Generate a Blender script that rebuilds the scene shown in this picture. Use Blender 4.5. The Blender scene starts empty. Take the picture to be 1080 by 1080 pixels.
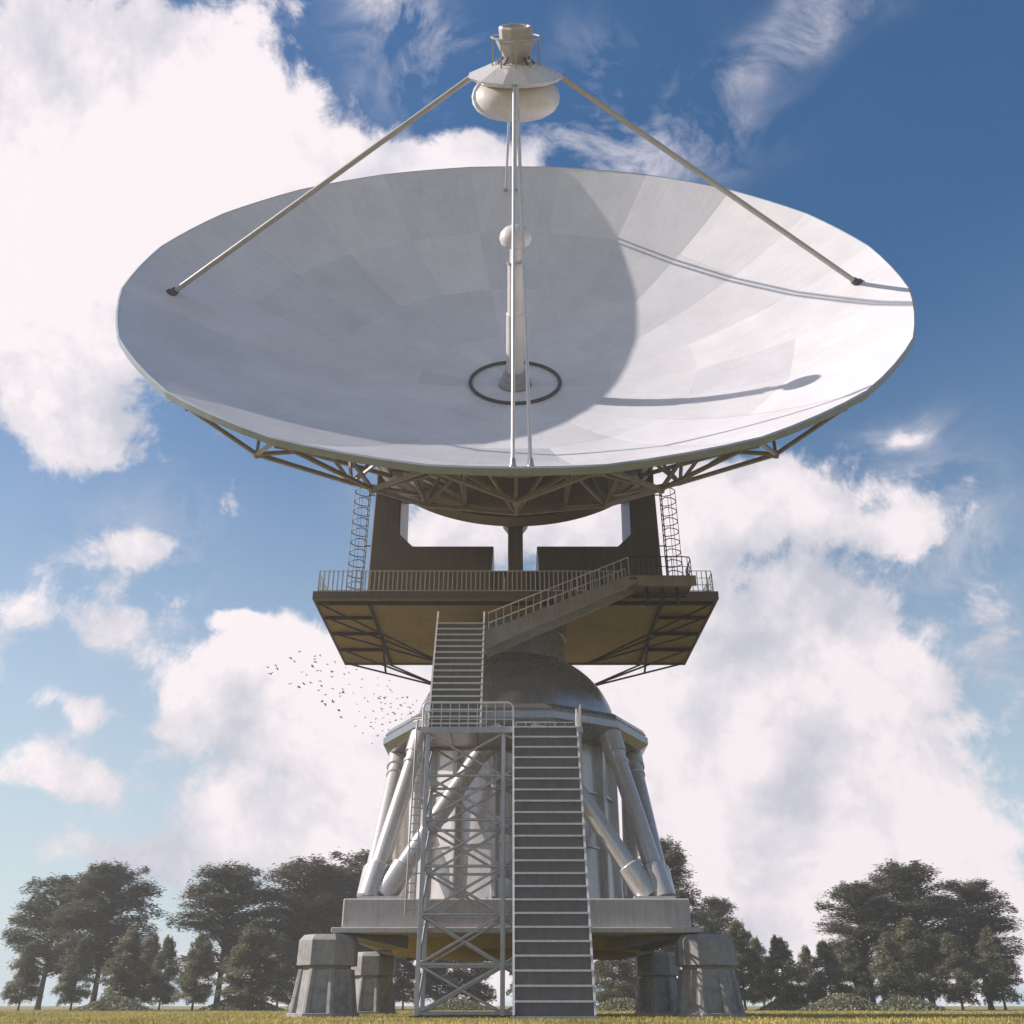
import bpy, math, random
from mathutils import Vector, Matrix, noise
C = bpy.context.scene
col = C.collection
R_ = math.radians
rnd = random.Random(7)

# ------------------------------------------------------------------ camera
PITCH = math.atan(521/960.0)
CAM = Vector((-0.17, -44.3, 0.35))
cd = bpy.data.cameras.new('camera'); cam = bpy.data.objects.new('camera', cd); col.objects.link(cam)
cam.location = CAM; cam.rotation_euler = (math.pi/2 + PITCH, 0, 0)
cd.sensor_width = 36; cd.lens = 32.0; cd.clip_start = 0.05; cd.clip_end = 5000
C.camera = cam
def ray(x, y):
    fw = Vector((0, math.cos(PITCH), math.sin(PITCH))); up = Vector((0, -math.sin(PITCH), math.cos(PITCH)))
    return (fw + Vector((1, 0, 0))*((x-540)/960) + up*((540-y)/960)).normalized()

# ------------------------------------------------------------------ materials
def new_mat(name):
    m = bpy.data.materials.new(name); m.use_nodes = True
    nt = m.node_tree; b = nt.nodes['Principled BSDF']
    return m, nt, b
def N(nt, t, **k):
    n = nt.nodes.new(t)
    for a, v in k.items():
        if a.startswith('i_'): n.inputs[a[2:]].default_value = v
        else: setattr(n, a, v)
    return n
def mixc(nt, fac, a, b, mode='MIX'):
    n = nt.nodes.new('ShaderNodeMix'); n.data_type = 'RGBA'; n.blend_type = mode
    for s, v in ((n.inputs[0], fac), (n.inputs[6], a), (n.inputs[7], b)):
        if hasattr(v, 'links') or isinstance(v, bpy.types.NodeSocket): nt.links.new(v, s)
        else: s.default_value = v
    return n.outputs[2]
def ramp(nt, src, stops):
    r = nt.nodes.new('ShaderNodeValToRGB'); nt.links.new(src, r.inputs[0])
    e = r.color_ramp.elements
    while len(e) < len(stops): e.new(0.5)
    for i, (p, c) in enumerate(stops):
        e[i].position = p; e[i].color = c if len(c) == 4 else (*c, 1)
    return r.outputs[0]
def paint(name, base, dirt, rough=0.35, metal=0.0, scale=1.2, amount=0.5, bump=0.15, streak=True, spec=0.5, fine=14):
    """weathered painted metal: broad stains, vertical streaks, fine mottling"""
    m, nt, b = new_mat(name); L = nt.links.new
    tc = N(nt, 'ShaderNodeTexCoord')
    n1 = N(nt, 'ShaderNodeTexNoise', i_Scale=scale, i_Detail=8.0, i_Roughness=0.65); L(tc.outputs['Object'], n1.inputs['Vector'])
    mp = N(nt, 'ShaderNodeMapping'); mp.inputs['Scale'].default_value = (3.5, 3.5, 0.25) if streak else (2, 2, 2)
    L(tc.outputs['Object'], mp.inputs['Vector'])
    n2 = N(nt, 'ShaderNodeTexNoise', i_Scale=2.0, i_Detail=6.0, i_Roughness=0.7); L(mp.outputs[0], n2.inputs['Vector'])
    n3 = N(nt, 'ShaderNodeTexNoise', i_Scale=float(fine), i_Detail=5.0, i_Roughness=0.7); L(tc.outputs['Object'], n3.inputs['Vector'])
    mul = N(nt, 'ShaderNodeMath', operation='MULTIPLY'); L(n1.outputs[0], mul.inputs[0]); L(n2.outputs[0], mul.inputs[1])
    f = ramp(nt, mul.outputs[0], [(0.18, (0, 0, 0)), (0.42, (amount,)*3)])
    c = mixc(nt, f, (*base, 1), (*dirt, 1))
    f3 = ramp(nt, n3.outputs[0], [(0.35, (0.86,)*3), (0.7, (1.0,)*3)])
    c = mixc(nt, 1.0, c, f3, 'MULTIPLY')
    L(c, b.inputs['Base Color'])
    rr = N(nt, 'ShaderNodeMapRange'); rr.inputs[3].default_value = rough-0.08; rr.inputs[4].default_value = min(1, rough+0.2)
    L(n2.outputs[0], rr.inputs[0]); L(rr.outputs[0], b.inputs['Roughness'])
    b.inputs['Metallic'].default_value = metal
    b.inputs['Specular IOR Level'].default_value = spec
    bp = N(nt, 'ShaderNodeBump', i_Strength=bump, i_Distance=0.02); L(n3.outputs[0], bp.inputs['Height']); L(bp.outputs[0], b.inputs['Normal'])
    return m
M = {}
M['white'] = paint('white_paint', (0.62, 0.59, 0.59), (0.36, 0.33, 0.31), 0.2, 0.3, 0.5, 0.45, 0.03)
M['enamel'] = paint('white_enamel', (0.74, 0.70, 0.69), (0.42, 0.37, 0.35), 0.2, 0.0, 0.6, 0.5, 0.03)
M['bright'] = paint('bright_rail_paint', (0.74, 0.71, 0.71), (0.42, 0.39, 0.36), 0.35, 0.2, 1.5, 0.5)
M['steel'] = paint('galvanised_steel', (0.46, 0.45, 0.48), (0.24, 0.22, 0.21), 0.36, 0.5, 2.0, 0.6)
M['dome'] = paint('dome_metal', (0.36, 0.355, 0.37), (0.24, 0.23, 0.235), 0.2, 0.65, 0.35, 0.35, 0.01)
M['brown'] = paint('brown_grey_paint', (0.165, 0.14, 0.12), (0.09, 0.075, 0.06), 0.32, 0.15, 0.5, 0.7)
M['truss'] = paint('truss_paint', (0.36, 0.31, 0.265), (0.18, 0.15, 0.12), 0.42, 0.2, 1.5, 0.7)
M['under'] = paint('deck_underside_grass_bounce', (0.36, 0.255, 0.10), (0.18, 0.12, 0.05), 0.45, 0.1, 0.35, 0.8, 0.12, streak=False)  # yellow-brown base: light bounced off the grass, put into the colour
M['dark'] = paint('dark_steel', (0.055, 0.05, 0.05), (0.03, 0.025, 0.022), 0.45, 0.4, 2.0, 0.6)
M['riser'] = paint('stair_plate', (0.13, 0.122, 0.125), (0.07, 0.065, 0.065), 0.5, 0.3, 2.5, 0.6, 0.25)
M['pole'] = paint('pole_paint', (0.45, 0.43, 0.40), (0.26, 0.24, 0.2), 0.4, 0.2, 1.5, 0.5)
M['rim'] = paint('rim_metal', (0.34, 0.39, 0.45), (0.22, 0.24, 0.27), 0.5, 0.0, 1.5, 0.5)
M['concrete'] = paint('concrete', (0.33, 0.315, 0.31), (0.12, 0.11, 0.105), 0.62, 0.0, 0.9, 0.8, 0.5, streak=False, fine=16)
M['slab'] = paint('pale_concrete', (0.55, 0.515, 0.51), (0.30, 0.275, 0.26), 0.75, 0.0, 0.9, 0.6, 0.35, fine=18)
M['yellow'] = paint('soffit_grass_bounce', (0.42, 0.31, 0.06), (0.2, 0.14, 0.04), 0.6, 0.0, 0.8, 0.6, streak=False)  # yellow stands for grass mirrored from below, painted into the base colour

def dish_mat():
    m, nt, b = new_mat('dish_panel_paint'); L = nt.links.new
    at = N(nt, 'ShaderNodeAttribute', attribute_name='panel'); tc = N(nt, 'ShaderNodeTexCoord')
    n1 = N(nt, 'ShaderNodeTexNoise', i_Scale=0.35, i_Detail=8.0, i_Roughness=0.62); L(tc.outputs['Object'], n1.inputs['Vector'])
    n2 = N(nt, 'ShaderNodeTexNoise', i_Scale=6.0, i_Detail=6.0, i_Roughness=0.75); L(tc.outputs['Object'], n2.inputs['Vector'])
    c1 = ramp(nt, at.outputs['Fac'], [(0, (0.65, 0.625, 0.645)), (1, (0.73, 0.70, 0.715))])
    f1 = ramp(nt, n1.outputs[0], [(0.35, (0.88, 0.87, 0.87)), (0.65, (1, 1, 1))])
    c = mixc(nt, 1.0, c1, f1, 'MULTIPLY')
    f2 = ramp(nt, n2.outputs[0], [(0.3, (0.92,)*3), (0.6, (1,)*3)])
    c = mixc(nt, 1.0, c, f2, 'MULTIPLY')
    # radial run-off streaks
    pa = N(nt, 'ShaderNodeAttribute', attribute_name='polar')
    mp = N(nt, 'ShaderNodeMapping'); mp.inputs['Scale'].default_value = (26, 1.2, 1); L(pa.outputs['Vector'], mp.inputs[0])
    n4 = N(nt, 'ShaderNodeTexNoise', i_Scale=2.0, i_Detail=5.0, i_Roughness=0.7); L(mp.outputs[0], n4.inputs['Vector'])
    f4 = ramp(nt, n4.outputs[0], [(0.3, (0.86, 0.84, 0.83)), (0.5, (1, 1, 1))])
    c = mixc(nt, 0.55, c, mixc(nt, 1.0, c, f4, 'MULTIPLY'))
    L(c, b.inputs['Base Color'])
    ad = N(nt, 'ShaderNodeMath', operation='MULTIPLY_ADD'); L(at.outputs['Fac'], ad.inputs[0]); ad.inputs[1].default_value = 0.34; ad.inputs[2].default_value = 0.14
    L(ad.outputs[0], b.inputs['Roughness'])
    bp = N(nt, 'ShaderNodeBump', i_Strength=0.06, i_Distance=0.02); L(n2.outputs[0], bp.inputs['Height']); L(bp.outputs[0], b.inputs['Normal'])
    return m
M['dish'] = dish_mat()

def ground_mat():
    m, nt, b = new_mat('meadow_ground'); L = nt.links.new
    tc = N(nt, 'ShaderNodeTexCoord')
    n1 = N(nt, 'ShaderNodeTexNoise', i_Scale=0.25, i_Detail=8.0, i_Roughness=0.7); L(tc.outputs['Object'], n1.inputs['Vector'])
    n2 = N(nt, 'ShaderNodeTexNoise', i_Scale=9.0, i_Detail=6.0, i_Roughness=0.8); L(tc.outputs['Object'], n2.inputs['Vector'])
    c1 = ramp(nt, n1.outputs[0], [(0.35, (0.17, 0.15, 0.035)), (0.6, (0.32, 0.24, 0.07))])
    c2 = ramp(nt, n2.outputs[0], [(0.3, (0.45,)*3), (0.65, (1,)*3)])
    L(mixc(nt, 1.0, c1, c2, 'MULTIPLY'), b.inputs['Base Color'])
    b.inputs['Roughness'].default_value = 0.95
    bp = N(nt, 'ShaderNodeBump', i_Strength=0.8, i_Distance=0.05); L(n2.outputs[0], bp.inputs['Height']); L(bp.outputs[0], b.inputs['Normal'])
    return m
M['ground'] = ground_mat()
def leafy(name, a, bcol, rough=0.7):
    m, nt, b = new_mat(name); L = nt.links.new
    at = N(nt, 'ShaderNodeAttribute', attribute_name='tone')
    L(ramp(nt, at.outputs['Fac'], [(0, a), (1, bcol)]), b.inputs['Base Color'])
    b.inputs['Roughness'].default_value = rough
    tr = N(nt, 'ShaderNodeBsdfTranslucent'); L(ramp(nt, at.outputs['Fac'], [(0, a), (1, bcol)]), tr.inputs[0])
    mx = N(nt, 'ShaderNodeMixShader'); mx.inputs[0].default_value = 0.3
    out = nt.nodes['Material Output']; L(b.outputs[0], mx.inputs[1]); L(tr.outputs[0], mx.inputs[2]); L(mx.outputs[0], out.inputs[0])
    return m
M['grass'] = leafy('grass_blades', (0.22, 0.22, 0.04), (0.66, 0.50, 0.14))
M['leaf_dark'] = leafy('cedar_foliage', (0.075, 0.085, 0.058), (0.24, 0.235, 0.16))
M['leaf_mid'] = leafy('conifer_foliage', (0.09, 0.10, 0.06), (0.31, 0.30, 0.18))
M['bark'] = paint('bark', (0.12, 0.09, 0.07), (0.05, 0.04, 0.03), 0.9, 0, 2.0, 0.9, 0.6)
M['feather'] = paint('dark_feathers', (0.02, 0.018, 0.016), (0.01, 0.01, 0.01), 0.7, 0, 4, 0.5)

# ------------------------------------------------------------------ mesh builder
class MB:
    def __init__(s): s.v = []; s.f = []
    def add(s, vs, fs):
        o = len(s.v); s.v += [Vector(p) for p in vs]; s.f += [tuple(i+o for i in f) for f in fs]; return s
    def box(s, x0, x1, y0, y1, z0, z1):
        vs = [(x, y, z) for z in (z0, z1) for y in (y0, y1) for x in (x0, x1)]
        return s.add(vs, [(0, 2, 3, 1), (4, 5, 7, 6), (0, 1, 5, 4), (2, 6, 7, 3), (0, 4, 6, 2), (1, 3, 7, 5)])
    def bar(s, p, q, w, h, up=(0, 0, 1)):
        p = Vector(p); q = Vector(q); d = (q-p).normalized(); up = Vector(up)
        if abs(d.dot(up)) > 0.99: up = Vector((0, 1, 0))
        a = d.cross(up).normalized()*w/2; b = a.cross(d).normalized()*h/2
        vs = [e+sa*a+sb*b for e in (p, q) for sa, sb in ((-1, -1), (1, -1), (1, 1), (-1, 1))]
        return s.add(vs, [(0, 1, 2, 3), (7, 6, 5, 4), (0, 4, 5, 1), (1, 5, 6, 2), (2, 6, 7, 3), (3, 7, 4, 0)])
    def tube(s, pts, r, n=8, caps=True, closed=False):
        pts = [Vector(p) for p in pts]; k = len(pts); rs = r if isinstance(r, (list, tuple)) else [r]*k
        vs = []; prev = None
        for i, p in enumerate(pts):
            if closed: d = (pts[(i+1) % k]-pts[i-1])
            else: d = pts[min(i+1, k-1)]-pts[max(i-1, 0)]
            d.normalize()
            if prev is None:
                up = Vector((0, 0, 1)) if abs(d.z) < 0.9 else Vector((0, 1, 0))
                a = d.cross(up).normalized()
            else: a = (prev - d*prev.dot(d)).normalized()
            prev = a; b = d.cross(a)
            for j in range(n):
                t = 2*math.pi*(j+0.5)/n; vs.append(p+(a*math.cos(t)+b*math.sin(t))*rs[i])
        fs = []
        for i in range(k if closed else k-1):
            i2 = (i+1) % k
            for j in range(n): fs.append((i*n+j, i*n+(j+1) % n, i2*n+(j+1) % n, i2*n+j))
        if caps and not closed: fs.append(tuple(range(n-1, -1, -1))); fs.append(tuple((k-1)*n+j for j in range(n)))
        return s.add(vs, fs)
    def lathe(s, prof, o=(0, 0, 0), ax=(0, 0, 1), n=32, ph=0.0, ref=None):
        """prof: (distance along ax, radius)"""
        o = Vector(o); ax = Vector(ax).normalized()
        e1 = Vector(ref).normalized() if ref else (Vector((1, 0, 0)) if abs(ax.x) < 0.9 else Vector((0, 1, 0)))
        e1 = (e1-ax*e1.dot(ax)).normalized(); e2 = ax.cross(e1)
        vs = []
        for h, r in prof:
            for j in range(n):
                t = ph+2*math.pi*j/n; vs.append(o+ax*h+(e1*math.cos(t)+e2*math.sin(t))*max(r, 1e-4))
        fs = []
        for i in range(len(prof)-1):
            for j in range(n): fs.append((i*n+j, i*n+(j+1) % n, (i+1)*n+(j+1) % n, (i+1)*n+j))
        if prof[0][1] > 1e-3: fs.append(tuple(range(n-1, -1, -1)))
        if prof[-1][1] > 1e-3: fs.append(tuple((len(prof)-1)*n+j for j in range(n)))
        return s.add(vs, fs)
    def prism(s, poly, a0, a1, axis='y'):
        k = len(poly)
        mk = {'y': lambda u, w, a: (u, a, w), 'x': lambda u, w, a: (a, u, w), 'z': lambda u, w, a: (u, w, a)}[axis]
        vs = [mk(u, w, a0) for u, w in poly]+[mk(u, w, a1) for u, w in poly]
        fs = [tuple(range(k-1, -1, -1)), tuple(range(k, 2*k))]+[(i, (i+1) % k, k+(i+1) % k, k+i) for i in range(k)]
        return s.add(vs, fs)
    def build(s, name, mat, parent=None, smooth=35, bevel=0):
        org = Vector((0, 0, 0)); q = parent
        while q is not None: org += q.location; q = q.parent
        me = bpy.data.meshes.new(name); me.from_pydata([p-org for p in s.v], [], s.f); me.update()
        import bmesh
        bm = bmesh.new(); bm.from_mesh(me); bmesh.ops.recalc_face_normals(bm, faces=bm.faces); bm.to_mesh(me); bm.free()
        me.materials.append(mat)
        if smooth:
            me.polygons.foreach_set('use_smooth', [True]*len(me.polygons)); me.set_sharp_from_angle(angle=R_(smooth))
        o = bpy.data.objects.new(name, me); col.objects.link(o); o.parent = parent
        if bevel:
            bv = o.modifiers.new('edge', 'BEVEL'); bv.width = bevel; bv.segments = 2; bv.limit_method = 'ANGLE'; bv.angle_limit = R_(40)
        return o
def thing(name, loc, label, cat, group=None):
    o = bpy.data.objects.new(name, None); col.objects.link(o); o.location = loc; o.empty_display_size = 0.5
    o['label'] = label; o['category'] = cat
    if group: o['group'] = group
    return o
def copy_thing(src, loc, rz, scale, label, cat=None, group=None):
    r = src.copy(); col.objects.link(r); r.location = loc; r.rotation_euler = (0, 0, rz); r.scale = scale
    r['label'] = label
    if cat: r['category'] = cat
    if group: r['group'] = group
    for ch in list(src.children):
        c = ch.copy(); col.objects.link(c); c.parent = r
    return r
V = Vector

# ------------------------------------------------------------------ ground
g = MB(); K = 64; rr_ = [0, 20, 60, 150, 400, 1000, 2600]
vs = [(0, 0, 0)]; fs = []
for i, r in enumerate(rr_[1:]):
    for j in range(K):
        t = 2*math.pi*j/K; vs.append((r*math.cos(t), r*math.sin(t), 0))
for j in range(K): fs.append((0, 1+j, 1+(j+1) % K))
for i in range(len(rr_)-2):
    for j in range(K): a = 1+i*K+j; b = 1+i*K+(j+1) % K; fs.append((a, a+K, b+K, b))
g.add(vs, fs); go = g.build('ground', M['ground']); go['kind'] = 'structure'

# ------------------------------------------------------------------ dish frame of reference
RD = 18.905; BETA = R_(63.646)
n = V((0, -math.sin(BETA), math.cos(BETA))); v = V((0, math.cos(BETA), math.sin(BETA))); ex = V((1, 0, 0))
A = V((0, -4.071, 30.026)); KP = 0.35/RD
def S(rho, phi, e=0.0):
    t = R_(phi); return A+(ex*math.sin(t)+v*math.cos(t))*rho+n*(KP*rho*rho-e)

def SB(rho, phi, e=0.0):
    # panel edges bow outwards a little between the seams
    dl = ((phi-9) % 18)-9
    if abs(abs(dl)-9) < 1e-3: return S(rho, phi, e)
    ch = math.cos(R_(9))/math.cos(R_(dl)); w_ = 0.62*(rho/RD)**5; k_ = math.cos(R_(9))/math.cos(R_(dl)); return S(rho*(k_+w_*(1-k_)), phi, e-KP*rho*rho*(1-w_)*(1-k_*k_)*1.0)
TS = 4
tel = thing('radio_telescope', (0, 0, 17.5), 'huge white parabolic radio telescope dish tilted up on a dark brown yoke and deck', 'radio telescope')

# reflector panels
rings = [0.9, 5.2, 9.6, 14.2, RD]
vs = []; fs = []; pan = []; pol = []
pr = random.Random(3)
for s_ in range(20):
    p0 = 9+18*s_; p1 = p0+18
    for k in range(4):
        r0, r1 = rings[k], rings[k+1]
        tilt_t = 0.004*((s_*7) % 5-2)/2*(r0+r1)/20; val = 0.85*pr.random() if (s_, k) not in ((17, 3), (18, 2), (0, 3)) else 1.0  # a few picked panels set lightest: a bright reflection painted into their tone
        ND = 4; o = len(vs)
        for i in range(ND+1):
            rr = r0+(r1-r0)*i/ND
            for j in range(TS+1):
                ph = p0+18*j/TS
                d = tilt_t*(j/TS-0.5)*2
                vs.append(SB(rr, ph, -d-0.02)); pol.append((ph/57.3, rr/5, 0))
        for i in range(ND):
            for j in range(TS):
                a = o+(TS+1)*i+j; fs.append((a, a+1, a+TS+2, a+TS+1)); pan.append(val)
me = bpy.data.meshes.new('reflector_surface'); me.from_pydata([p-tel.location for p in vs], [], fs); me.update()
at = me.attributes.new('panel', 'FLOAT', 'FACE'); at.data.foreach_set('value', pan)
at2 = me.attributes.new('polar', 'FLOAT_VECTOR', 'POINT'); at2.data.foreach_set('vector', [c for p in pol for c in p])
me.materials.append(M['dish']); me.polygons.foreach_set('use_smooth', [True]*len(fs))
refl = bpy.data.objects.new('reflector', me); col.objects.link(refl); refl.parent = tel
if me.polygons[0].normal.dot(n) < 0: me.flip_normals()
# back shell under the panels
b = MB(); vs = []; fs = []; NS = 20*TS
for i in range(13):
    rr = 0.3+(RD-0.3)*i/12
    for j in range(NS): vs.append(SB(rr, 9+18*j/TS, 0.05))
    for j in range(NS): vs.append(SB(rr, 9+18*j/TS, 0.14))
for i in range(12):
    for j in range(NS):
        j2 = (j+1) % NS; a = i*2*NS
        fs.append((a+j, a+j2, a+2*NS+j2, a+2*NS+j)); fs.append((a+NS+j, a+3*NS+j, a+3*NS+j2, a+NS+j2))
b.add(vs, fs); b.build('back_shell', M['truss'], tel, smooth=0)
# rim lip
b = MB()
for j in range(20*TS):
    pa, pb = 9+18*j/TS, 9+18*(j+1)/TS
    def q(r, ph, e): return SB(RD, ph, 0)+ (ex*math.sin(R_(ph))+v*math.cos(R_(ph)))*(r) - n*e
    vs = [q(0.0, pa, -0.06), q(0.0, pb, -0.06), q(0.09, pb, -0.04), q(0.09, pa, -0.04), q(0.09, pa, 0.26), q(0.09, pb, 0.26), q(-0.25, pb, 0.34), q(-0.25, pa, 0.34), q(0.0, pa, 0.1), q(0, pb, 0.1)]
    b.add(vs, [(0, 1, 2, 3), (3, 2, 5, 4), (4, 5, 6, 7), (0, 8, 9, 1), (8, 7, 6, 9)])
b.build('rim', M['rim'], tel, smooth=0)
# radial truss frames
for j in range(20):
    ph = 18*j; b = MB()
    Nn = S(17.3, ph, 1.35); I1 = S(12.6, ph, 2.6); I2 = A+(ex*math.sin(R_(ph))+v*math.cos(R_(ph)))*7.9-n*2.9
    for q_ in (S(RD-0.2, ph-8.5, 0.2), S(RD-0.2, ph+8.5, 0.2), S(15.2, ph-8.5, 0.15), S(15.2, ph+8.5, 0.15)): b.bar(Nn, q_, 0.13, 0.13)
    b.bar(Nn, I1, 0.15, 0.15); b.bar(I1, I2, 0.17, 0.17)
    for q_ in (S(14.2, ph, 0.15), S(11, ph-8.5, 0.15), S(11, ph+8.5, 0.15), S(9.3, ph, 0.15)): b.bar(I1, q_, 0.12, 0.12)
    b.bar(I2, S(8.2, ph, 0.15), 0.14, 0.14); b.bar(I2, S(9.3, ph, 0.15), 0.12, 0.12)
    b.lathe([(-0.12, 0.14), (0.12, 0.14)], Nn, n, 8)
    b.build('truss_frame', M['truss'], tel, smooth=0)
for rho, e, w in ((12.6, 2.6, 0.12), (15.2, 0.3, 0.16), (9.3, 0.28, 0.16)):
    b = MB()
    for j in range(20): b.bar(S(rho, 18*j, e), S(rho, 18*j+18, e), w, w)
    b.build('truss_ring', M['truss'], tel, smooth=0)
# rim ribs (panel stiffeners under every seam)
for j in range(20):
    ph = 9+18*j; b = MB(); P0 = None
    for i in range(11):
        rr = 5+(RD-5.1)*i/10; P1 = S(rr, ph, 0.27)
        if P0: b.bar(P0, P1, 0.1, 0.24, n)
        P0 = P1
    b.build('stiffener_rib', M['truss'], tel, smooth=0)
# hub
b = MB(); b.lathe([(-1.0, 5.5), (-2.4, 7.9), (-2.55, 8.0), (-3.0, 8.02)], A, n, 96)
hub = b.build('hub', M['brown'], tel, smooth=30)
b = MB(); b.lathe([(-3.02, 8.12), (-3.12, 8.12), (-3.12, 7.92), (-3.75, 7.9), (-3.8, 7.6), (-5.2, 3.6), (-6.3, 3.2)], A, n, 96); b.build('hub_ring', M['brown'], hub, smooth=30)
# trunnion
b = MB(); b.lathe([(-7.7, 1.2), (-7.5, 1.3), (7.5, 1.3), (7.7, 1.2)], (0, 0.4, 26.6), (1, 0, 0), 40)
b.build('trunnion', M['brown'], tel)
# feed mast
b = MB(); b.lathe([(0, 0.48), (3.45, 0.47), (3.5, 0.42)], A+n*0.7, n, 28); mast = b.build('feed_mast', M['enamel'], tel)
b = MB(); b.lathe([(0, 0.4), (2.7, 0.39), (2.72, 0.3)], A+n*4.15, n, 28); b.build('mast_section', M['enamel'], mast)
b = MB(); b.lathe([(0, 0.28), (1.0, 0.28)], A+n*6.85, n, 24); b.build('mast_neck', M['enamel'], mast)
for s0 in (3.95, 6.8):
    b = MB(); b.lathe([(0, 0.3), (0, 0.45), (0.12, 0.45), (0.12, 0.3)], A+n*s0, n, 28); b.build('collar', M['steel'], mast)
b = MB(); b.lathe([(0, 0.1), (0.02, 0.5), (0.18, 0.72), (0.42, 0.8), (0.68, 0.74), (0.9, 0.55), (1.02, 0.3), (1.06, 0)], A+n*7.65, n, 32); b.build('feed_cap', M['enamel'], mast)
b = MB(); b.lathe([(0, 0.85), (0.3, 0.85), (0.34, 0.7), (0.62, 0.7), (0.66, 0.56), (0.9, 0.56)], A, n, 32); b.build('mast_flange', M['steel'], mast)
b = MB(); b.tube([S(2.43, t, -0.1) for t in range(0, 360, 6)], 0.1, 8, closed=True); b.build('inspection_ring', M['dark'], tel)
# subreflector
sub = MB().lathe([(13.6, 0), (13.63, 0.9), (13.75, 1.4), (13.98, 1.78), (14.25, 1.96), (14.55, 2.0), (14.85, 1.9), (15.1, 1.7), (15.22, 1.3)], A, n, 48).build('subreflector', M['enamel'], tel)
MB().lathe([(15.2, 1.2), (15.2, 1.85), (15.25, 1.95), (15.42, 2.18), (15.92, 0.98), (15.94, 0.4)], A, n, 12, R_(15)).build('shroud', M['enamel'], sub, smooth=0)
MB().lathe([(15.9, 0.6), (16.0, 0.5), (16.72, 0.86), (16.85, 0.9), (16.87, 0.72), (17.3, 0.76), (17.38, 0.7), (17.38, 0.6), (17.2, 0.55)], A, n, 10).build('receiver_cabin', M['pole'], sub, smooth=0)
b = MB(); b.tube([A+n*16.95+(ex*math.sin(R_(t))+v*math.cos(R_(t)))*1.08 for t in range(0, 360, 15)], 0.04, 6, closed=True)
for t in range(0, 360, 36): dd = ex*math.sin(R_(t))+v*math.cos(R_(t)); b.tube([A+n*15.8+dd*1.08, A+n*16.95+dd*1.08], 0.035, 6)
b.build('guard_rail', M['pole'], sub)
b = MB()
for t in range(20, 360, 40): dd = ex*math.sin(R_(t))+v*math.cos(R_(t)); b.bar(A+n*15.75+dd*1.0, A+n*16.25+dd*0.5, 0.06, 0.1)
b.build('cabin_brace', M['dark'], sub, smooth=0)
# support legs
def leg(foot, top, r, mat):
    b = MB(); b.tube([foot, top], r, 12); o = b.build('support_leg', mat, tel)
    d = (V(top)-V(foot)).normalized()
    b = MB(); b.lathe([(-0.1, r*2), (0.12, r*2), (0.16, r*1.5), (0.4, r*1.4)], foot, d, 16); b.build('foot_bracket', M['dark'] if r > 0.1 else M['steel'], o)
def D_(ph): return ex*math.sin(R_(ph))+v*math.cos(R_(ph))
leg(S(17.3, -93), A+n*15.35+D_(-93)*2.0, 0.13, M['pole'])
leg(S(17.5, 89.5), A+n*15.35+D_(89)*2.0, 0.13, M['pole'])
for x0, x1 in ((-0.14, -0.08), (0.46, 0.05)):
    f_ = S(18.75, 180); f_.x = x0; t_ = A+n*15.3+D_(180)*2.02; t_.x = x1; leg(f_, t_, 0.07, M['bright'])
for x0, x1 in ((-0.58, -0.2), (0.04, 0.04)):
    f_ = S(17.27, 0); f_.x = x0; t_ = A+n*15.3+D_(0)*1.9; t_.x = x1; leg(f_, t_, 0.075, M['bright'])
# ---------------- yoke
DH = 17.5
outer = [(7.85, DH), (7.85, 18.5), (7.55, 18.5), (7.5, 26.2), (7.1, 27.4), (6.5, 27.4), (6.15, 26.4), (6.05, 22.1), (5.35, 21.4), (1.12, 21.4), (1.2, 20.2), (1.2, DH)]
for sg in (-1, 1):
    MB().prism([(sg*x, z) for x, z in outer], -1.8, 1.9, 'y').build('yoke_arm', M['brown'], tel, smooth=0, bevel=0.06)
MB().box(-1.2, 1.2, -1.5, 1.6, DH, 20.15).build('yoke_crossbeam', M['brown'], tel, smooth=0, bevel=0.04)
# elevation strut
b = MB(); b.prism([(-0.37, 18.6), (0.37, 18.6), (0.37, 21.35), (0.62, 21.7), (0.62, 22.4), (-0.62, 22.4), (-0.62, 21.7), (-0.37, 21.35)], -3.9, -3.2, 'y')
es = b.build('elevation_strut', M['brown'], tel, smooth=0, bevel=0.03)
MB().box(-0.55, 0.55, -4.1, -1.83, DH, 18.6).build('strut_base', M['brown'], es, smooth=0, bevel=0.04)
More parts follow.
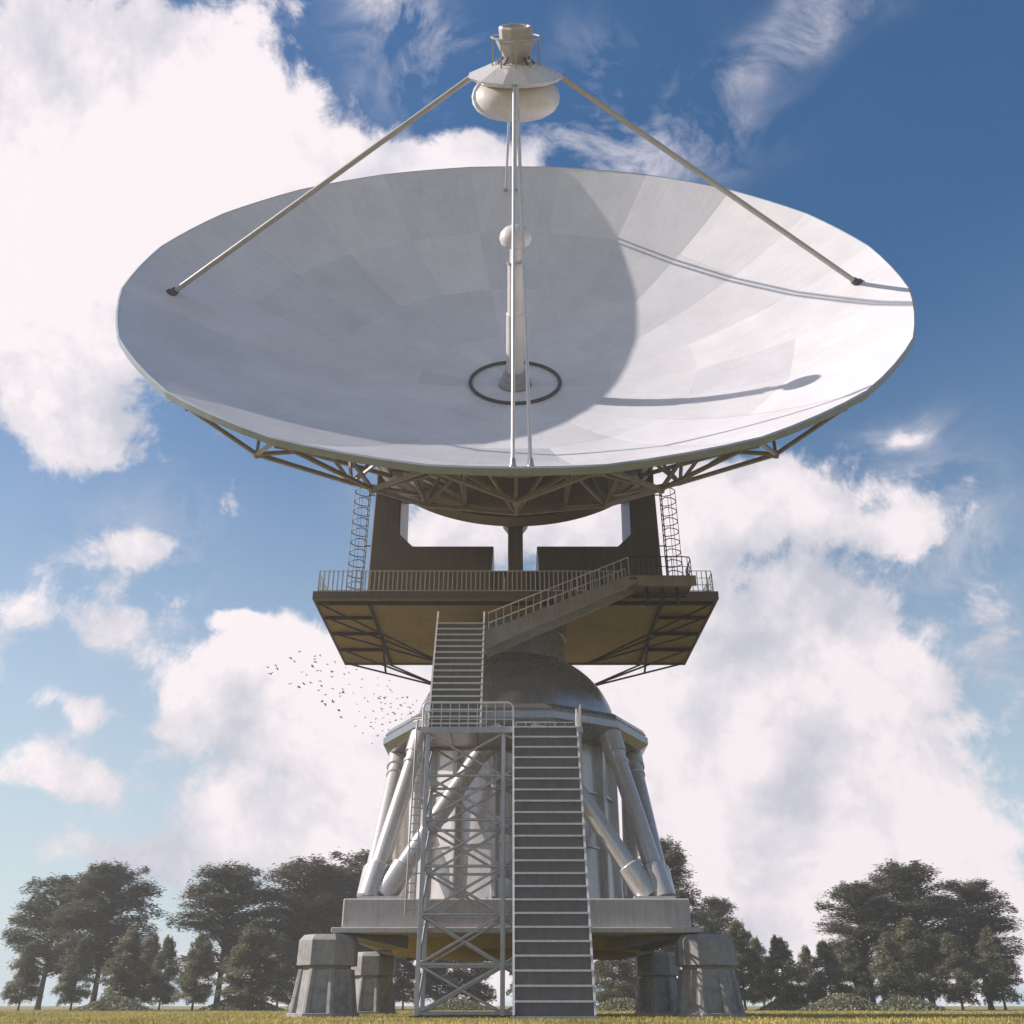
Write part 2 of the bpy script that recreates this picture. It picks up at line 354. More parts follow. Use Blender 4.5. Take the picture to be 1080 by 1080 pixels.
# ---------------- deck
DX = 9.5; DY0, DY1 = -4.7, 4.7
dk = MB().box(-DX, DX, DY0, DY1, 17.28, DH).build('deck', M['under'], tel, smooth=0)
b = MB()
for y0 in (DY0-0.05, DY1-0.03): b.box(-DX-0.06, DX+0.06, y0, y0+0.08, 17.18, 17.56)
for x0 in (-DX-0.06, DX-0.02): b.box(x0, x0+0.08, DY0+0.03, DY1-0.03, 17.18, 17.56)
b.build('edge_trim', M['brown'], dk, smooth=0)
for x0, x1, y in ((-9.42, 9.42, -4.15),): MB().box(x0, x1, y-0.05, y+0.05, 17.1, 17.28).build('deck_beam', M['dark'], dk, smooth=0)
for sg in (-1, 1):
    xa = sg*6.95
    MB().bar((xa, -4.1, 17.17), (xa, 4.6, 17.17), 0.12, 0.2).build('deck_beam', M['dark'], dk, smooth=0)
    for y in (-2.3, -0.1, 2.3): MB().bar((xa, y, 17.19), (sg*9.42, y, 17.19), 0.09, 0.16).build('deck_beam', M['dark'], dk, smooth=0)
    for y0, an in ((-4.0, (3.5, -1.2, 15.2)), (-2.3, (3.5, -1.2, 15.2)), (-0.1, (3.5, -1.2, 15.2)), (0.9, (3.75, 0.6, 14.6)), (2.3, (3.75, 0.6, 14.6)), (4.6, (3.75, 0.6, 14.6))):
        p = V((sg*9.3, y0, 17.2)); q_ = V((sg*an[0], an[1], an[2]))
        if y0 == 0.9: p = V((sg*6.95, 4.5, 17.1))
        MB().tube([p, q_], 0.05, 6).build('deck_stay', M['dark'], tel)
    a1 = V((sg*9.3, 4.6, 17.2)).lerp(V((sg*3.75, 0.6, 14.6)), 0.42)
    MB().tube([(sg*6.95, 1.0, 17.1), a1], 0.06, 6).build('deck_stay', M['dark'], tel)
# deck railings
def railing(name, p, q, parent, h=1.05, step=0.22, bars=(1.05, 0.75, 0.42, 0.12), r=0.02, rb=0.014, mat=None, post=4):
    p = V(p); q = V(q); L = (q-p).length; k = max(1, round(L/step)); b = MB()
    for i in range(k+1):
        a = p.lerp(q, i/k); b.bar(a, a+V((0, 0, h)), (0.05 if i % post == 0 else rb*2), (0.05 if i % post == 0 else rb*2))
    for z in bars: b.tube([p+V((0, 0, z)), q+V((0, 0, z))], r if z == max(bars) else rb, 6)
    return b.build(name, mat or M['bright'], parent, smooth=0)
railing('front_railing', (-9.35, -4.6, 17.56), (5.1, -4.6, 17.56), dk, h=1.12, bars=(1.12, 0.1), rb=0.026)
railing('front_railing', (8.2, -4.6, 17.56), (9.35, -4.6, 17.56), dk, h=1.12, bars=(1.12, 0.75, 0.4, 0.1), rb=0.016)
for sg in (-1, 1): railing('side_railing', (sg*9.4, -4.45, 17.56), (sg*9.4, 4.55, 17.56), dk, step=0.4, post=3)
railing('rear_railing', (-9.25, 4.6, 17.56), (9.25, 4.6, 17.56), dk, step=0.45, post=3)

# ------------------------------------------------------------------ caged ladders on the yoke
for sg, lab in ((-1, 'black caged ladder climbing the left outer side of the brown yoke'), (1, 'black caged ladder climbing the right outer side of the brown yoke')):
    t = thing('caged_ladder', (sg*8.1, -1.0, DH), lab, 'ladder', 'caged ladders on the yoke')
    xs = sg*7.95; b = MB()
    for dy in (-0.25, 0.25): MB().tube([(xs, -1.0+dy, 17.56), (xs, -1.0+dy, 25.4)], 0.03, 6).build('side_rail', M['dark'], t)
    b = MB()
    for i in range(25): z = 17.8+0.31*i; b.tube([(xs, -1.25, z), (xs, -0.75, z)], 0.013, 6)
    b.build('rungs', M['dark'], t)
    for i in range(11):
        z = 18.9+0.62*i
        pts = [(xs, -1.25, z)]+[(xs+sg*0.12+sg*0.68*math.sin(R_(a)), -1.0-0.5*math.cos(R_(a)), z) for a in range(0, 181, 20)]+[(xs, -0.7, z)]
        MB().tube(pts, 0.028, 6).build('cage_hoop', M['dark'], t)
    for a in (30, 90, 150):
        x_ = xs+sg*0.12+sg*0.68*math.sin(R_(a)); y_ = -1.0-0.5*math.cos(R_(a)); MB().tube([(x_, y_, 18.9), (x_, y_, 25.1)], 0.016, 6).build('cage_bar', M['dark'], t)
    for z in (18.6, 21.8, 24.9): MB().bar((sg*7.5, -1.0, z), (xs+sg*0.02, -1.0, z), 0.05, 0.05).build('wall_bracket', M['dark'], t, smooth=0)

# ------------------------------------------------------------------ pedestal
ped = thing('pedestal', (0, 0, 2.2), 'white steel pedestal drum with grey dome, faceted collar and thick slanting struts', 'pedestal')
sl = MB().box(-6.62, 6.62, -6.6, 6.6, 2.95, 3.97).build('platform', M['slab'], ped, smooth=0, bevel=0.05)
MB().box(-6.95, 6.95, -6.88, 6.88, 2.76, 2.947).build('flange', M['slab'], sl, smooth=0, bevel=0.03)
MB().lathe([(2.25, 4.9), (2.3, 5.3), (2.757, 5.6)], (0, 0, 0), (0, 0, 1), 48).build('soffit_ring', M['yellow'], sl)
b = MB(); prof = [(3.97, 4.75), (4.15, 4.75), (4.2, 4.55), (10.9, 4.45)]
b.lathe(prof, (0, 0, 0), (0, 0, 1), 64); drum = b.build('drum', M['white'], ped)
for z in (6.3, 8.6):
    MB().lathe([(z, 4.5), (z, 4.62), (z+0.07, 4.62), (z+0.07, 4.5)], (0, 0, 0), (0, 0, 1), 64).build('weld_band', M['white'], drum)
b = MB()
for k in range(72):
    t = 2*math.pi*k/72; b.lathe([(4.15, 0.05), (4.22, 0.05)], (4.68*math.cos(t), 4.68*math.sin(t), 0), (0, 0, 1), 6)
b.build('flange_bolts', M['steel'], drum, smooth=0)
for k in range(16):
    t = 2*math.pi*(k+0.5)/16; c_, s_ = math.cos(t), math.sin(t)
    b = MB()
    hw = 0.11
    tx, ty = -s_, c_
    vs = [(c_*r+tx*w, s_*r+ty*w, z) for z in (4.2, 10.85) for r, w in ((4.4, -hw*1.6), (4.82, -hw), (4.82, hw), (4.4, hw*1.6))]
    b.add(vs, [(0, 1, 2, 3), (7, 6, 5, 4), (0, 4, 5, 1), (1, 5, 6, 2), (2, 6, 7, 3), (3, 7, 4, 0)])
    b.build('drum_rib', M['white'], drum, smooth=0, bevel=0.04)
MB().lathe([(10.75, 4.4), (10.8, 5.6), (10.86, 6.05), (11.1, 6.42), (11.42, 6.42), (11.46, 6.3), (11.5, 6.3), (11.54, 6.35), (11.78, 6.2), (11.82, 5.8), (11.84, 4.6)], (0, 0, 0), (0, 0, 1), 12, R_(15)).build('collar', M['dome'], ped, smooth=0, bevel=0.02)
MB().lathe([(11.5, 4.98), (11.95, 4.98), (12.0, 4.9)]+[(11.9+4.07*math.sin(R_(a)), 4.9*math.cos(R_(a))) for a in range(4, 60, 4)], (0, 0, 0), (0, 0, 1), 64).build('dome', M['dome'], ped)
MB().lathe([(15.1, 2.62), (15.5, 2.62), (15.52, 2.52), (16.75, 2.52), (16.78, 2.6), (17.27, 2.6)], (0, 0, 0), (0, 0, 1), 48).build('slewing_neck', M['dome'], ped)
# struts: three per platform corner
def strut(p, q, r=0.37):
    p = V(p); q = V(q); d = (q-p).normalized(); L = (q-p).length
    o = MB().tube([p, q], r, 24).build('strut', M['white'], ped)
    MB().lathe([(0, r*1.05), (0.05, r*1.3), (1.35, r*1.3), (1.4, r*1.12)], p, d, 24).build('sleeve', M['white'], o)
    MB().lathe([(L-1.5, r*1.1), (L-1.47, r*1.16), (L-1.37, r*1.16), (L-1.34, r*1.02), (L-1.0, r*1.1), (L-0.97, r*1.3), (L, r*1.38)], p, d, 24).build('collar', M['white'], o)
for sx in (-1, 1):
    for sy in (-1, 1):
        cx, cy = sx*5.75, sy*5.95
        strut((cx, cy, 4.0), (sx*4.15, sy*4.1, 10.95))
        strut((cx-sx*0.55, cy-sy*0.1, 4.1), (sx*0.75, sy*5.45, 10.9))
        strut((cx+sx*0.1, cy-sy*0.6, 4.1), (sx*5.5, sy*0.7, 10.9))
        b = MB(); b.box(min(cx-sx*1.2, cx+sx*0.4), max(cx-sx*1.2, cx+sx*0.4), min(cy+sy*0.45, cy-sy*1.2), max(cy+sy*0.45, cy-sy*1.2), 3.972, 4.08)
        b.build('anchor_plate', M['white'], ped, smooth=0)
        # bearing arm from platform to pier
        b = MB(); b.add([(sx*4.2, sy*5.2, 2.74), (sx*5.2, sy*4.2, 2.74), (sx*7.1, sy*5.7, 2.735), (sx*6.5, sy*6.4, 2.735), (sx*4.2, sy*5.2, 2.3), (sx*5.2, sy*4.2, 2.3), (sx*6.6, sy*5.3, 2.62), (sx*6.0, sy*5.9, 2.62)],
              [(0, 1, 2, 3), (4, 5, 6, 7), (0, 1, 5, 4), (1, 2, 6, 5), (2, 3, 7, 6), (3, 0, 4, 7)])
        b.build('bearing_arm', M['brown'], sl, smooth=0)

# ------------------------------------------------------------------ piers
piers = ((-1, -1, 'octagonal grey concrete pier with tapered base, front one at the left'), (1, -1, 'octagonal grey concrete pier with tapered base, front one at the right'),
         (-1, 1, 'octagonal concrete pier further back under the left side of the platform'), (1, 1, 'octagonal concrete pier further back under the right side of the platform'))
for sx, sy, lab in piers:
    X, Y = sx*7.08, (-6.3 if sy < 0 else 6.3)
    t = thing('concrete_pier', (X, Y, 0), lab, 'pier', 'concrete piers under the telescope')
    o8 = lambda prof: MB().lathe([(z, r/math.cos(math.pi/8)) for z, r in prof], (X, Y, 0), (0, 0, 1), 8, math.pi/8)
    o8([(-0.05, 1.24), (0.12, 1.24), (0.13, 1.02), (1.54, 0.9), (1.56, 0.84), (1.66, 0.84)]).build('shaft', M['concrete'], t, smooth=0, bevel=0.015)
    o8([(1.66, 1.06), (2.5, 1.05), (2.7, 0.88)]).build('cap', M['concrete'], t, smooth=0, bevel=0.02)
    for k in range(8):
        a = math.pi/8+k*math.pi/4; c_, s_ = math.cos(a), math.sin(a); tx, ty = -s_, c_
        b = MB(); vs = []
        for z, ro, w in ((0.12, 1.26, 0.14), (1.55, 1.04, 0.13)):
            vs += [(X+c_*rr+tx*ww, Y+s_*rr+ty*ww, z) for rr, ww in ((ro-0.35, -w-0.02), (ro-0.08, -w), (ro, -0.05), (ro, 0.05), (ro-0.08, w), (ro-0.35, w+0.02))]
        b.add(vs, [tuple(range(5, -1, -1)), tuple(range(6, 12))]+[(i, (i+1) % 6, 6+(i+1) % 6, 6+i) for i in range(6)])
        b.build('buttress', M['concrete'], t, smooth=0)

# ------------------------------------------------------------------ scaffold tower
LH = 9.8; YF, YB = -9.3, -6.95; PX = (-3.4, -0.5, 2.42)
sc = thing('scaffold_tower', (-0.5, -8.1, 0), 'grey steel lattice stair tower with cross braces, landing and pipe railing', 'scaffold tower')
lv = [0.12, 1.61, 3.2, 4.79, 6.4, 8.0, LH-0.18]
for y in (YF, YB):
    for x in PX: MB().box(x-0.075, x+0.075, y-0.075, y+0.075, 0.02, LH-0.16).build('post', M['steel'], sc, smooth=0, bevel=0.01)
def br(p, q, w=0.088, name='brace'): MB().tube([p, q], w/2*1.1, 6).build(name, M['steel'], sc)
for y in (YF, YB):
    for i in range(2):
        a, b_ = PX[i], PX[i+1]
        for k in range(6):
            z0, z1 = lv[k], lv[k+1]
            br((a, y, z0), (b_, y, z1)); br((b_, y+0.06, z0), (a, y+0.06, z1))
            br((a, y, z0), (b_, y, z0), 0.095, 'crossbar')
for x in (PX[0], PX[1], PX[2]):
    for k in range(6):
        z0, z1 = lv[k], lv[k+1]
        br((x, YF, z0), (x, YB, z1)); br((x, YF, z0), (x, YB, z0), 0.09, 'crossbar')
ld = MB().box(-3.62, 2.5, -9.42, -6.62, LH-0.06, LH).build('landing', M['steel'], sc, smooth=0)
b = MB(); b.box(-3.64, 2.52, -9.48, -9.4, LH-0.2, LH+0.02); b.box(-3.64, 2.52, -6.64, -6.58, LH-0.2, LH+0.02); b.box(-3.7, -3.62, -9.4, -6.64, LH-0.2, LH+0.02); b.box(2.5, 2.57, -9.4, -6.64, LH-0.2, LH+0.02)
for x in (-2.6, -1.6, 0.5, 1.5): b.box(x-0.03, x+0.03, -9.39, -6.65, LH-0.16, LH-0.065)
b.build('landing_frame', M['steel'], ld, smooth=0)
# curved handrail of the landing: front run that turns down the lower flight
b = MB()
def arc(c, r, a0, a1, ax='xz', y=0, k=5):
    return [(c[0]+r*math.cos(R_(a0+(a1-a0)*i/k)), y, c[1]+r*math.sin(R_(a0+(a1-a0)*i/k))) for i in range(k+1)]
ytop = -9.46
b.tube([(-3.62, ytop, LH)]+arc((-3.42, LH+0.78), 0.2, 180, 90, y=ytop)+arc((-0.35, LH+0.75), 0.23, 90, 0, y=ytop)+[(-0.12, ytop, LH)], 0.035, 8)
for z in (0.62, 0.32): b.tube([(-3.62, ytop, LH+z), (-0.12, ytop, LH+z)], 0.016, 6)
for i in range(1, 10): x = -3.62+0.35*i; b.tube([(x, ytop, LH), (x, ytop, LH+0.98)], 0.016, 6)
b.build('front_railing', M['bright'], sc)
railing('rear_railing', (0.0, -6.66, LH+0.02), (2.45, -6.66, LH+0.02), sc, h=0.95, step=0.4, bars=(0.95, 0.5), r=0.03)
railing('rear_railing', (-1.1, -6.66, LH+0.02), (-0.05, -6.66, LH+0.02), sc, h=0.75, step=0.35, bars=(0.75, 0.4), r=0.025)
railing('side_railing', (-3.66, -9.3, LH+0.02), (-3.66, -6.75, LH+0.02), sc, h=0.95, step=0.4, bars=(0.95, 0.6, 0.3), r=0.03)
railing('side_railing', (2.52, -9.2, LH+0.02), (2.52, -6.75, LH+0.02), sc, h=0.95, step=0.4, bars=(0.95, 0.6, 0.3), r=0.03)
MB().box(-3.6, -0.3, -9.5, -9.15, 0.0, 0.06).build('base_plate', M['dark'], sc, smooth=0)

# ladder beside the scaffold
t = thing('access_ladder', (-4.0, -7.4, 4), 'narrow grey vertical ladder with hooped top left of the lattice tower', 'ladder')
for dx in (-0.17, 0.17):
    pts = [(-4.0+dx, -7.3, 3.3)]+[(-3.92+dx, -7.3, 9.3), (-3.92+dx, -7.25, 10.3), (-3.9+dx, -7.0, 10.75), (-3.9+dx, -6.6, 10.85)]
    MB().tube(pts, 0.035, 8).build('side_rail', M['steel'], t)
b = MB()
for i in range(20): z = 3.5+0.31*i; b.tube([(-4.17+0.013*(z-3.3), -7.3, z), (-3.83+0.013*(z-3.3), -7.3, z)], 0.02, 6)
b.build('rungs', M['steel'], t)
for z in (4.8, 7.2, 9.5): MB().bar((-3.9, -7.3, z), (-3.46, -7.0, z), 0.04, 0.04).build('stand_off', M['steel'], t, smooth=0)

# ------------------------------------------------------------------ straight flights
def flight(name, label, x0, x1, foot, top, n_steps, over, sw=0.07, grp='steel stairs of the telescope', depth=0.3):
    (yf, zf), (yt, zt) = foot, top
    t = thing(name, ((x0+x1)/2, yf, zf), label, 'staircase', grp)
    d = V((0, yt-yf, zt-zf)).normalized(); nb = V((0, -d.z, d.y))   # outward (towards the viewer, up)
    for x in (x0, x1):
        p = V((x, yf, zf))-d*0.0; q = V((x, yt, zt))+d*over
        b = MB(); w = sw/2
        P = [p+nb*0.1-V((0, 0, 0)), p-nb*depth, q-nb*depth-d*over*0.75, q+nb*0.02, q-d*over*0.5+nb*0.1]
        vs = [a+V((sx*w, 0, 0)) for sx in (-1, 1) for a in P]; k = len(P)
        b.add(vs, [tuple(range(k)), tuple(range(2*k-1, k-1, -1))]+[(i, (i+1) % k, k+(i+1) % k, k+i) for i in range(k)])
        b.build('stringer', M['bright'], t, smooth=0)
    gy = (yt-yf)/n_steps; gz = (zt-zf)/n_steps
    for i in range(n_steps):
        y = yf+gy*i; z = zf+gz*(i+1)
        b = MB(); b.box(x0+sw/2, x1-sw/2, y-0.03, y+max(0.22, gy+0.04), z-0.06, z)
        o = b.build('tread', M['bright'], t, smooth=0)
        MB().box(x0+sw/2+0.002, x1-sw/2-0.002, y+0.035, y+0.05, z-gz+0.002, z-0.061).build('riser', M['riser'], o, smooth=0)
    return t
lo = flight('lower_staircase', 'long steep lower staircase from the grass up to the tower landing', -0.12, 2.34, (-13.0, 0.08), (-9.5, LH), 23, 0.85)
MB().box(-0.2, 2.42, -13.3, -12.75, 0.0, 0.078).build('foot_plate', M['steel'], lo, smooth=0)
up = flight('upper_staircase', 'shorter steep upper staircase rising from the landing, left of the dome', -3.47, -1.41, (-8.9, LH+0.02), (-6.6, 15.2), 17, 0.75)

# third flight, sideways, with landing by the deck
t3 = thing('deck_staircase', (-1.1, -5.8, 15.2), 'sideways sloping staircase with solid stringer and baluster railing in front of the deck', 'staircase', 'steel stairs of the telescope')
xa, xb, za, zb = -1.3, 5.2, 14.85, 17.6
for y in (-6.35, -5.15):
    b = MB(); b.prism([(xa, za-0.72), (xa, za+0.12), (xb-0.1, zb+0.02), (xb+0.5, zb+0.02), (xb+0.3, zb-0.3), (xb-0.6, zb-0.75)], y-0.04, y+0.04, 'y')
    b.build('stringer', M['steel'], t3, smooth=0)
    b = MB(); k = 19
    for i in range(k+1):
        x = xa+0.08+(xb-xa-0.1)*i/k; z = za+0.1+(zb-za)*(i/k); b.bar((x, y, z), (x, y, z+0.86), 0.035, 0.035)
    b.tube([(xa+0.05, y, za+0.95), (xb, y, zb+0.97)], 0.028, 6)
    b.build('stair_railing', M['bright'], t3, smooth=0)
for i in range(13):
    x = xa+(xb-xa)*i/13; z = za+(zb-za)*i/13
    MB().box(x, x+0.5, -6.31, -5.19, z-0.05, z).build('tread', M['steel'], t3, smooth=0)
MB().box(-3.5, xa, -6.5, -4.95, 15.1, 15.17).build('turn_landing', M['steel'], t3, smooth=0)
MB().box(xb+0.0, 8.15, -6.4, -4.77, 17.42, 17.55).build('top_landing', M['brown'], t3, smooth=0)
MB().box(xb+0.35, 8.2, -6.47, -6.41, 17.1, 17.6).build('fascia', M['truss'], t3, smooth=0)
b = MB()
hp = [(xb, -6.35, zb+1.0)]+[(5.7, -6.35, 18.6), (7.7, -6.35, 18.6), (8.0, -6.3, 18.6), (8.12, -6.0, 18.6), (8.12, -4.8, 18.6)]
b.tube(hp, 0.03, 6); b.tube([(p[0], p[1], p[2]-0.5) for p in hp[1:]], 0.018, 6)
for x in [5.5+0.24*i for i in range(11)]: b.bar((x, -6.35, 17.55), (x, -6.35, 18.6), 0.03, 0.03)
for y in (-6.0, -5.6, -5.2, -4.8): b.bar((8.12, y, 17.55), (8.12, y, 18.6), 0.03, 0.03)
b.build('landing_railing', M['dark'], t3, smooth=0)
for x in (6.1, 6.8, 7.5):
    MB().tube([(x, -5.4, 17.4), (x, -5.4, 17.0), (x, -5.3, 16.55)], [0.09, 0.09, 0.05], 8).build('bracket', M['dark'], t3)
MB().bar((5.4, -5.4, 17.0), (7.9, -5.4, 17.0), 0.07, 0.07).build('bracket_rail', M['dark'], t3, smooth=0)

# ------------------------------------------------------------------ birds
BIRDS = [(75,203),(125,189),(135,210),(95,245),(218,143),(244,168),(275,104),(290,233),(320,252),(216,308),(272,328),(302,307),(346,302),(358,196),(376,170),(373,153),(374,132),(406,125),(388,225),(409,226),(452,184),(500,168),(482,232),(481,264),(406,289),(414,318),(397,350),(441,377),(486,337),(419,421),(438,435),(487,421),(530,366),(549,339),(551,362),(535,387),(525,475),(536,517),(568,205),(594,183),(587,235),(560,247),(635,216),(591,310),(671,277),(664,329),(614,366),(687,396),(636,436),(654,483),(707,420),(627,574),(677,620),(733,684),(772,637),(692,520),(773,270),(771,318),(843,287),(832,322),(849,343),(860,359),(747,372),(787,387),(779,401),(811,395),(822,391),(793,427),(818,432),(850,432),(854,456),(796,466),(797,480),(744,482),(835,500),(864,490),(872,490),(880,496),(899,466),(916,441),(942,428),(925,393),(929,397),(958,391),(893,402),(1018,416),(992,441),(962,454),(974,458),(975,487),(980,496),(962,502),(995,483),(987,516),(984,533),(922,501),(918,530),(951,543),(884,537),(849,552),(803,523),(760,527),(755,552),(728,552),(727,578),(743,589),(800,565),(800,604),(839,597),(874,598),(893,588),(901,604)]
def bird_mesh(flap):
    b = MB()
    b.tube([(0, -0.24, 0), (0, -0.17, 0.02), (0, -0.05, 0.02), (0, 0.1, 0), (0, 0.2, 0.01), (0, 0.26, 0.015), (0, 0.3, 0.0)], [0.03, 0.06, 0.115, 0.105, 0.06, 0.05, 0.01], 7)
    b.add([(-0.05, -0.34, 0.01), (0.05, -0.34, 0.01), (0.015, -0.2, 0.02), (-0.015, -0.2, 0.02)], [(0, 1, 2, 3)])
    for s in (-1, 1):
        z1 = 0.16*flap; z2 = 0.2*flap-0.05
        P = [(s*0.03, 0.16, 0.03), (s*0.03, -0.12, 0.03), (s*0.2, -0.1, z1), (s*0.21, 0.18, z1+0.01), (s*0.42, -0.06, z2), (s*0.3, 0.14, z1*1.05), (s*0.34, -0.12, z1)]
        b.add(P, [(0, 1, 2, 3), (3, 2, 6, 4, 5)])
        b.add([(x, y, z-0.012) for x, y, z in P], [(3, 2, 1, 0), (5, 4, 6, 2, 3)])
    return b.build('bird', M['feather'], None)
protos = [bird_mesh(f) for f in (1.0, 0.3, -0.6)]
used = [False]*3
for i, (bx, by) in enumerate(BIRDS):
    px, py = 270+bx/6, 670+by/6
    k = rnd.randrange(3); o = protos[k] if not used[k] else protos[k].copy()
    if used[k]: col.objects.link(o)
    used[k] = True
    dist = rnd.uniform(82, 118)
    o.location = CAM+ray(px, py)*dist
    s = rnd.uniform(0.36, 0.52)*(1.2 if px < 360 else 0.95); o.scale = (s, s, s)
    o.rotation_euler = (rnd.uniform(-0.3, 0.3), rnd.uniform(-0.6, 0.6), rnd.uniform(0.2, 1.4)+math.pi*(rnd.random() < 0.2))
    o['label'] = 'small dark bird flying in the loose flock left of the pedestal'; o['category'] = 'bird'; o['group'] = 'birds of the distant flock'

# ------------------------------------------------------------------ trees
def tree_proto(kind, seed, label):
    """a tree about 10 m tall"""
    r = random.Random(seed); root = thing('cedar_tree' if kind == 'cedar' else 'conifer_tree', (0, 0, 0), label, 'tree')
    lean = V((r.uniform(-0.3, 0.3), r.uniform(-0.3, 0.3), 0))
    def axis(z): return lean*(max(0,z)/10)**1.5+V((0, 0, z))
    tr = MB(); hh = 9.4
    tr.tube([axis(z) for z in (-0.1, 0.4, 2, 4, 6, 8, hh)], [0.32, 0.24, 0.2, 0.17, 0.12, 0.07, 0.02] if kind == 'cedar' else [0.2, 0.15, 0.13, 0.1, 0.07, 0.05, 0.02], 7)
    lv_, lf, tone = [], [], []
    def leaf(p, size, tn, flat=0.35):
        a = r.uniform(0, 6.28); d = V((math.cos(a), math.sin(a), r.uniform(-flat, flat))).normalized()
        w = d.cross(V((r.uniform(-flat, flat), r.uniform(-flat, flat), 1))).normalized()
        o = len(lv_); l = size*r.uniform(0.7, 1.4); ww = size*r.uniform(0.3, 0.55)
        lv_.extend([p-d*l*0.5, p+w*ww*0.5, p+d*l*0.5, p-w*ww*0.5]); lf.append((o, o+1, o+2, o+3)); tone.append(tn)
    nb = 110 if kind == 'cedar' else 96
    for i in range(nb):
        f = (i+r.random())/nb
        if kind == 'cedar':
            z = 2.4+7.3*f; prof = max(0.0, 1-abs(f-0.25)**2*1.75)**0.5*(0.7+0.3*min(1, f*4)); L = 3.7*prof*r.uniform(0.6, 1.05)+0.35; rise = r.uniform(-0.05, 0.2)+0.35*f
        else:
            z = 1.1+8.7*f; L = 3.3*(1-f)**0.6*min(1, 0.55+f*2.5)*r.uniform(0.6, 1.1)+0.22; rise = r.uniform(-0.3, 0.15)
        a = r.uniform(0, 6.28); d = V((math.cos(a), math.sin(a), rise)); base = axis(z)
        tip = base+d*L; mid = base+d*L*0.5+V((0, 0, 0.1*L))
        tr.tube([base, mid, tip], [0.05+0.02*L, 0.03, 0.012], 4, caps=False)
        bt = r.random()
        cnt = int((105 if kind == 'cedar' else 85)*L+20)
        for q in range(cnt):
            u = r.random()**0.65; p = base.lerp(tip, 0.15+0.9*u)+V((0, 0, 0.1*L*math.sin(u*3.1)))
            sp = (0.2+0.24*L*(0.35+0.65*u)) if kind == 'cedar' else (0.15+0.3*L*(1-u*0.7))
            side = d.cross(V((0, 0, 1))).normalized()
            p += side*r.gauss(0, sp*0.7)+V((0, 0, r.gauss(0, 0.17 if kind == 'cedar' else 0.22)))
            leaf(p, 0.36 if kind == 'cedar' else 0.34, min(1, max(0, bt*0.6+r.random()*0.4)), 0.3 if kind == 'cedar' else 0.7)
    tr.build('trunk', M['bark'], root)
    me = bpy.data.meshes.new('crown'); me.from_pydata(lv_, [], lf); me.update()
    at = me.attributes.new('tone', 'FLOAT', 'FACE'); at.data.foreach_set('value', tone)
    me.materials.append(M['leaf_dark'] if kind == 'cedar' else M['leaf_mid'])
    o = bpy.data.objects.new('crown', me); col.objects.link(o); o.parent = root
    return root
def top_h(y, D): return D*math.tan(PITCH-math.atan((y-540)/960))+CAM.z
GRP = 'trees on the edge of the meadow'
# px, top y, distance, kind, width factor, label
TREES = [
 (40, 930, 105, 'c', 1.0, 'tall dark cedar at the far left end of the tree line'),
 (97, 918, 100, 'c', 1.0, 'tall dark layered cedar second from the left end of the tree line'),
 (228, 918, 98, 'c', 1.05, 'tall broad cedar with visible forked trunk in the left tree line'),
 (312, 913, 100, 'c', 1.0, 'tall dark cedar just left of the front left pier'),
 (372, 906, 108, 'c', 1.1, 'tallest dark cedar half hidden behind the left struts'),
 (345, 925, 118, 'c', 1.0, 'dark cedar in the gap between the two tallest left cedars'),
 (706, 893, 92, 'c', 0.62, 'slim tall cedar showing right of the pedestal struts'),
 (757, 952, 115, 'c', 0.9, 'mid height round topped cedar above the front right pier'),
 (922, 936, 100, 'c', 1.0, 'broad tall cedar standing above the small conifers at the right'),
 (984, 916, 100, 'c', 1.0, 'tallest cedar at the right end of the tree line'),
 (1045, 935, 104, 'c', 1.0, 'cedar beyond the tallest one at the far right'),
 (20, 995, 92, 's', 1.0, 'small conifer at the far left edge'),
 (75, 990, 95, 's', 1.0, 'small conifer below the leftmost cedars'),
 (124, 980, 90, 's', 1.15, 'largest of the three small conifers between the left cedars'),
 (148, 985, 94, 's', 0.9, 'middle one of the three small conifers between the left cedars'),
 (168, 988, 92, 's', 0.9, 'rightmost of the three small conifers between the left cedars'),
 (203, 985, 88, 's', 1.1, 'small conifer below the left side of the broad cedar'),
 (262, 970, 86, 's', 1.35, 'wide low conifer between the broad cedar and the front left pier'),
 (292, 985, 94, 's', 1.1, 'dark conifer right beside the front left pier'),
 (425, 992, 112, 's', 1.1, 'conifer seen under the platform right of the rear left pier'),
 (460, 988, 108, 's', 1.2, 'conifer seen through the left posts of the lattice tower'),
 (497, 985, 112, 's', 1.3, 'conifer seen through the middle of the lattice tower'),
 (560, 985, 112, 's', 1.1, 'conifer hidden mostly behind the lower staircase'),
 (648, 988, 104, 's', 1.4, 'conifer seen under the platform right of the lower staircase'),
 (676, 985, 112, 's', 1.1, 'conifer seen under the platform beside the rear right pier'),
 (786, 972, 96, 's', 1.1, 'taller conifer directly right of the front right pier'),
 (806, 990, 100, 's', 0.9, 'small slim conifer second from the front right pier'),
 (830, 988, 92, 's', 1.25, 'bushy conifer in the middle of the right tree line'),
 (857, 998, 100, 's', 0.9, 'smallest slim conifer in the right tree line'),
 (879, 993, 92, 's', 1.1, 'conifer left of the trunk of the broad right cedar'),
 (905, 992, 96, 's', 1.2, 'conifer below the broad right cedar'),
 (948, 985, 90, 's', 1.2, 'pale conifer below the tallest right cedar'),
 (975, 970, 94, 's', 1.3, 'bushy conifer at the right end under the tallest cedar'),
 (1015, 985, 92, 's', 1.1, 'conifer near the far right edge'),
 (1060, 980, 94, 's', 1.1, 'last conifer at the far right edge'),
]
pc = [tree_proto('cedar', 11, ''), tree_proto('cedar', 23, ''), tree_proto('cedar', 35, '')]
ps = [tree_proto('conifer', 5, ''), tree_proto('conifer', 17, ''), tree_proto('conifer', 29, '')]
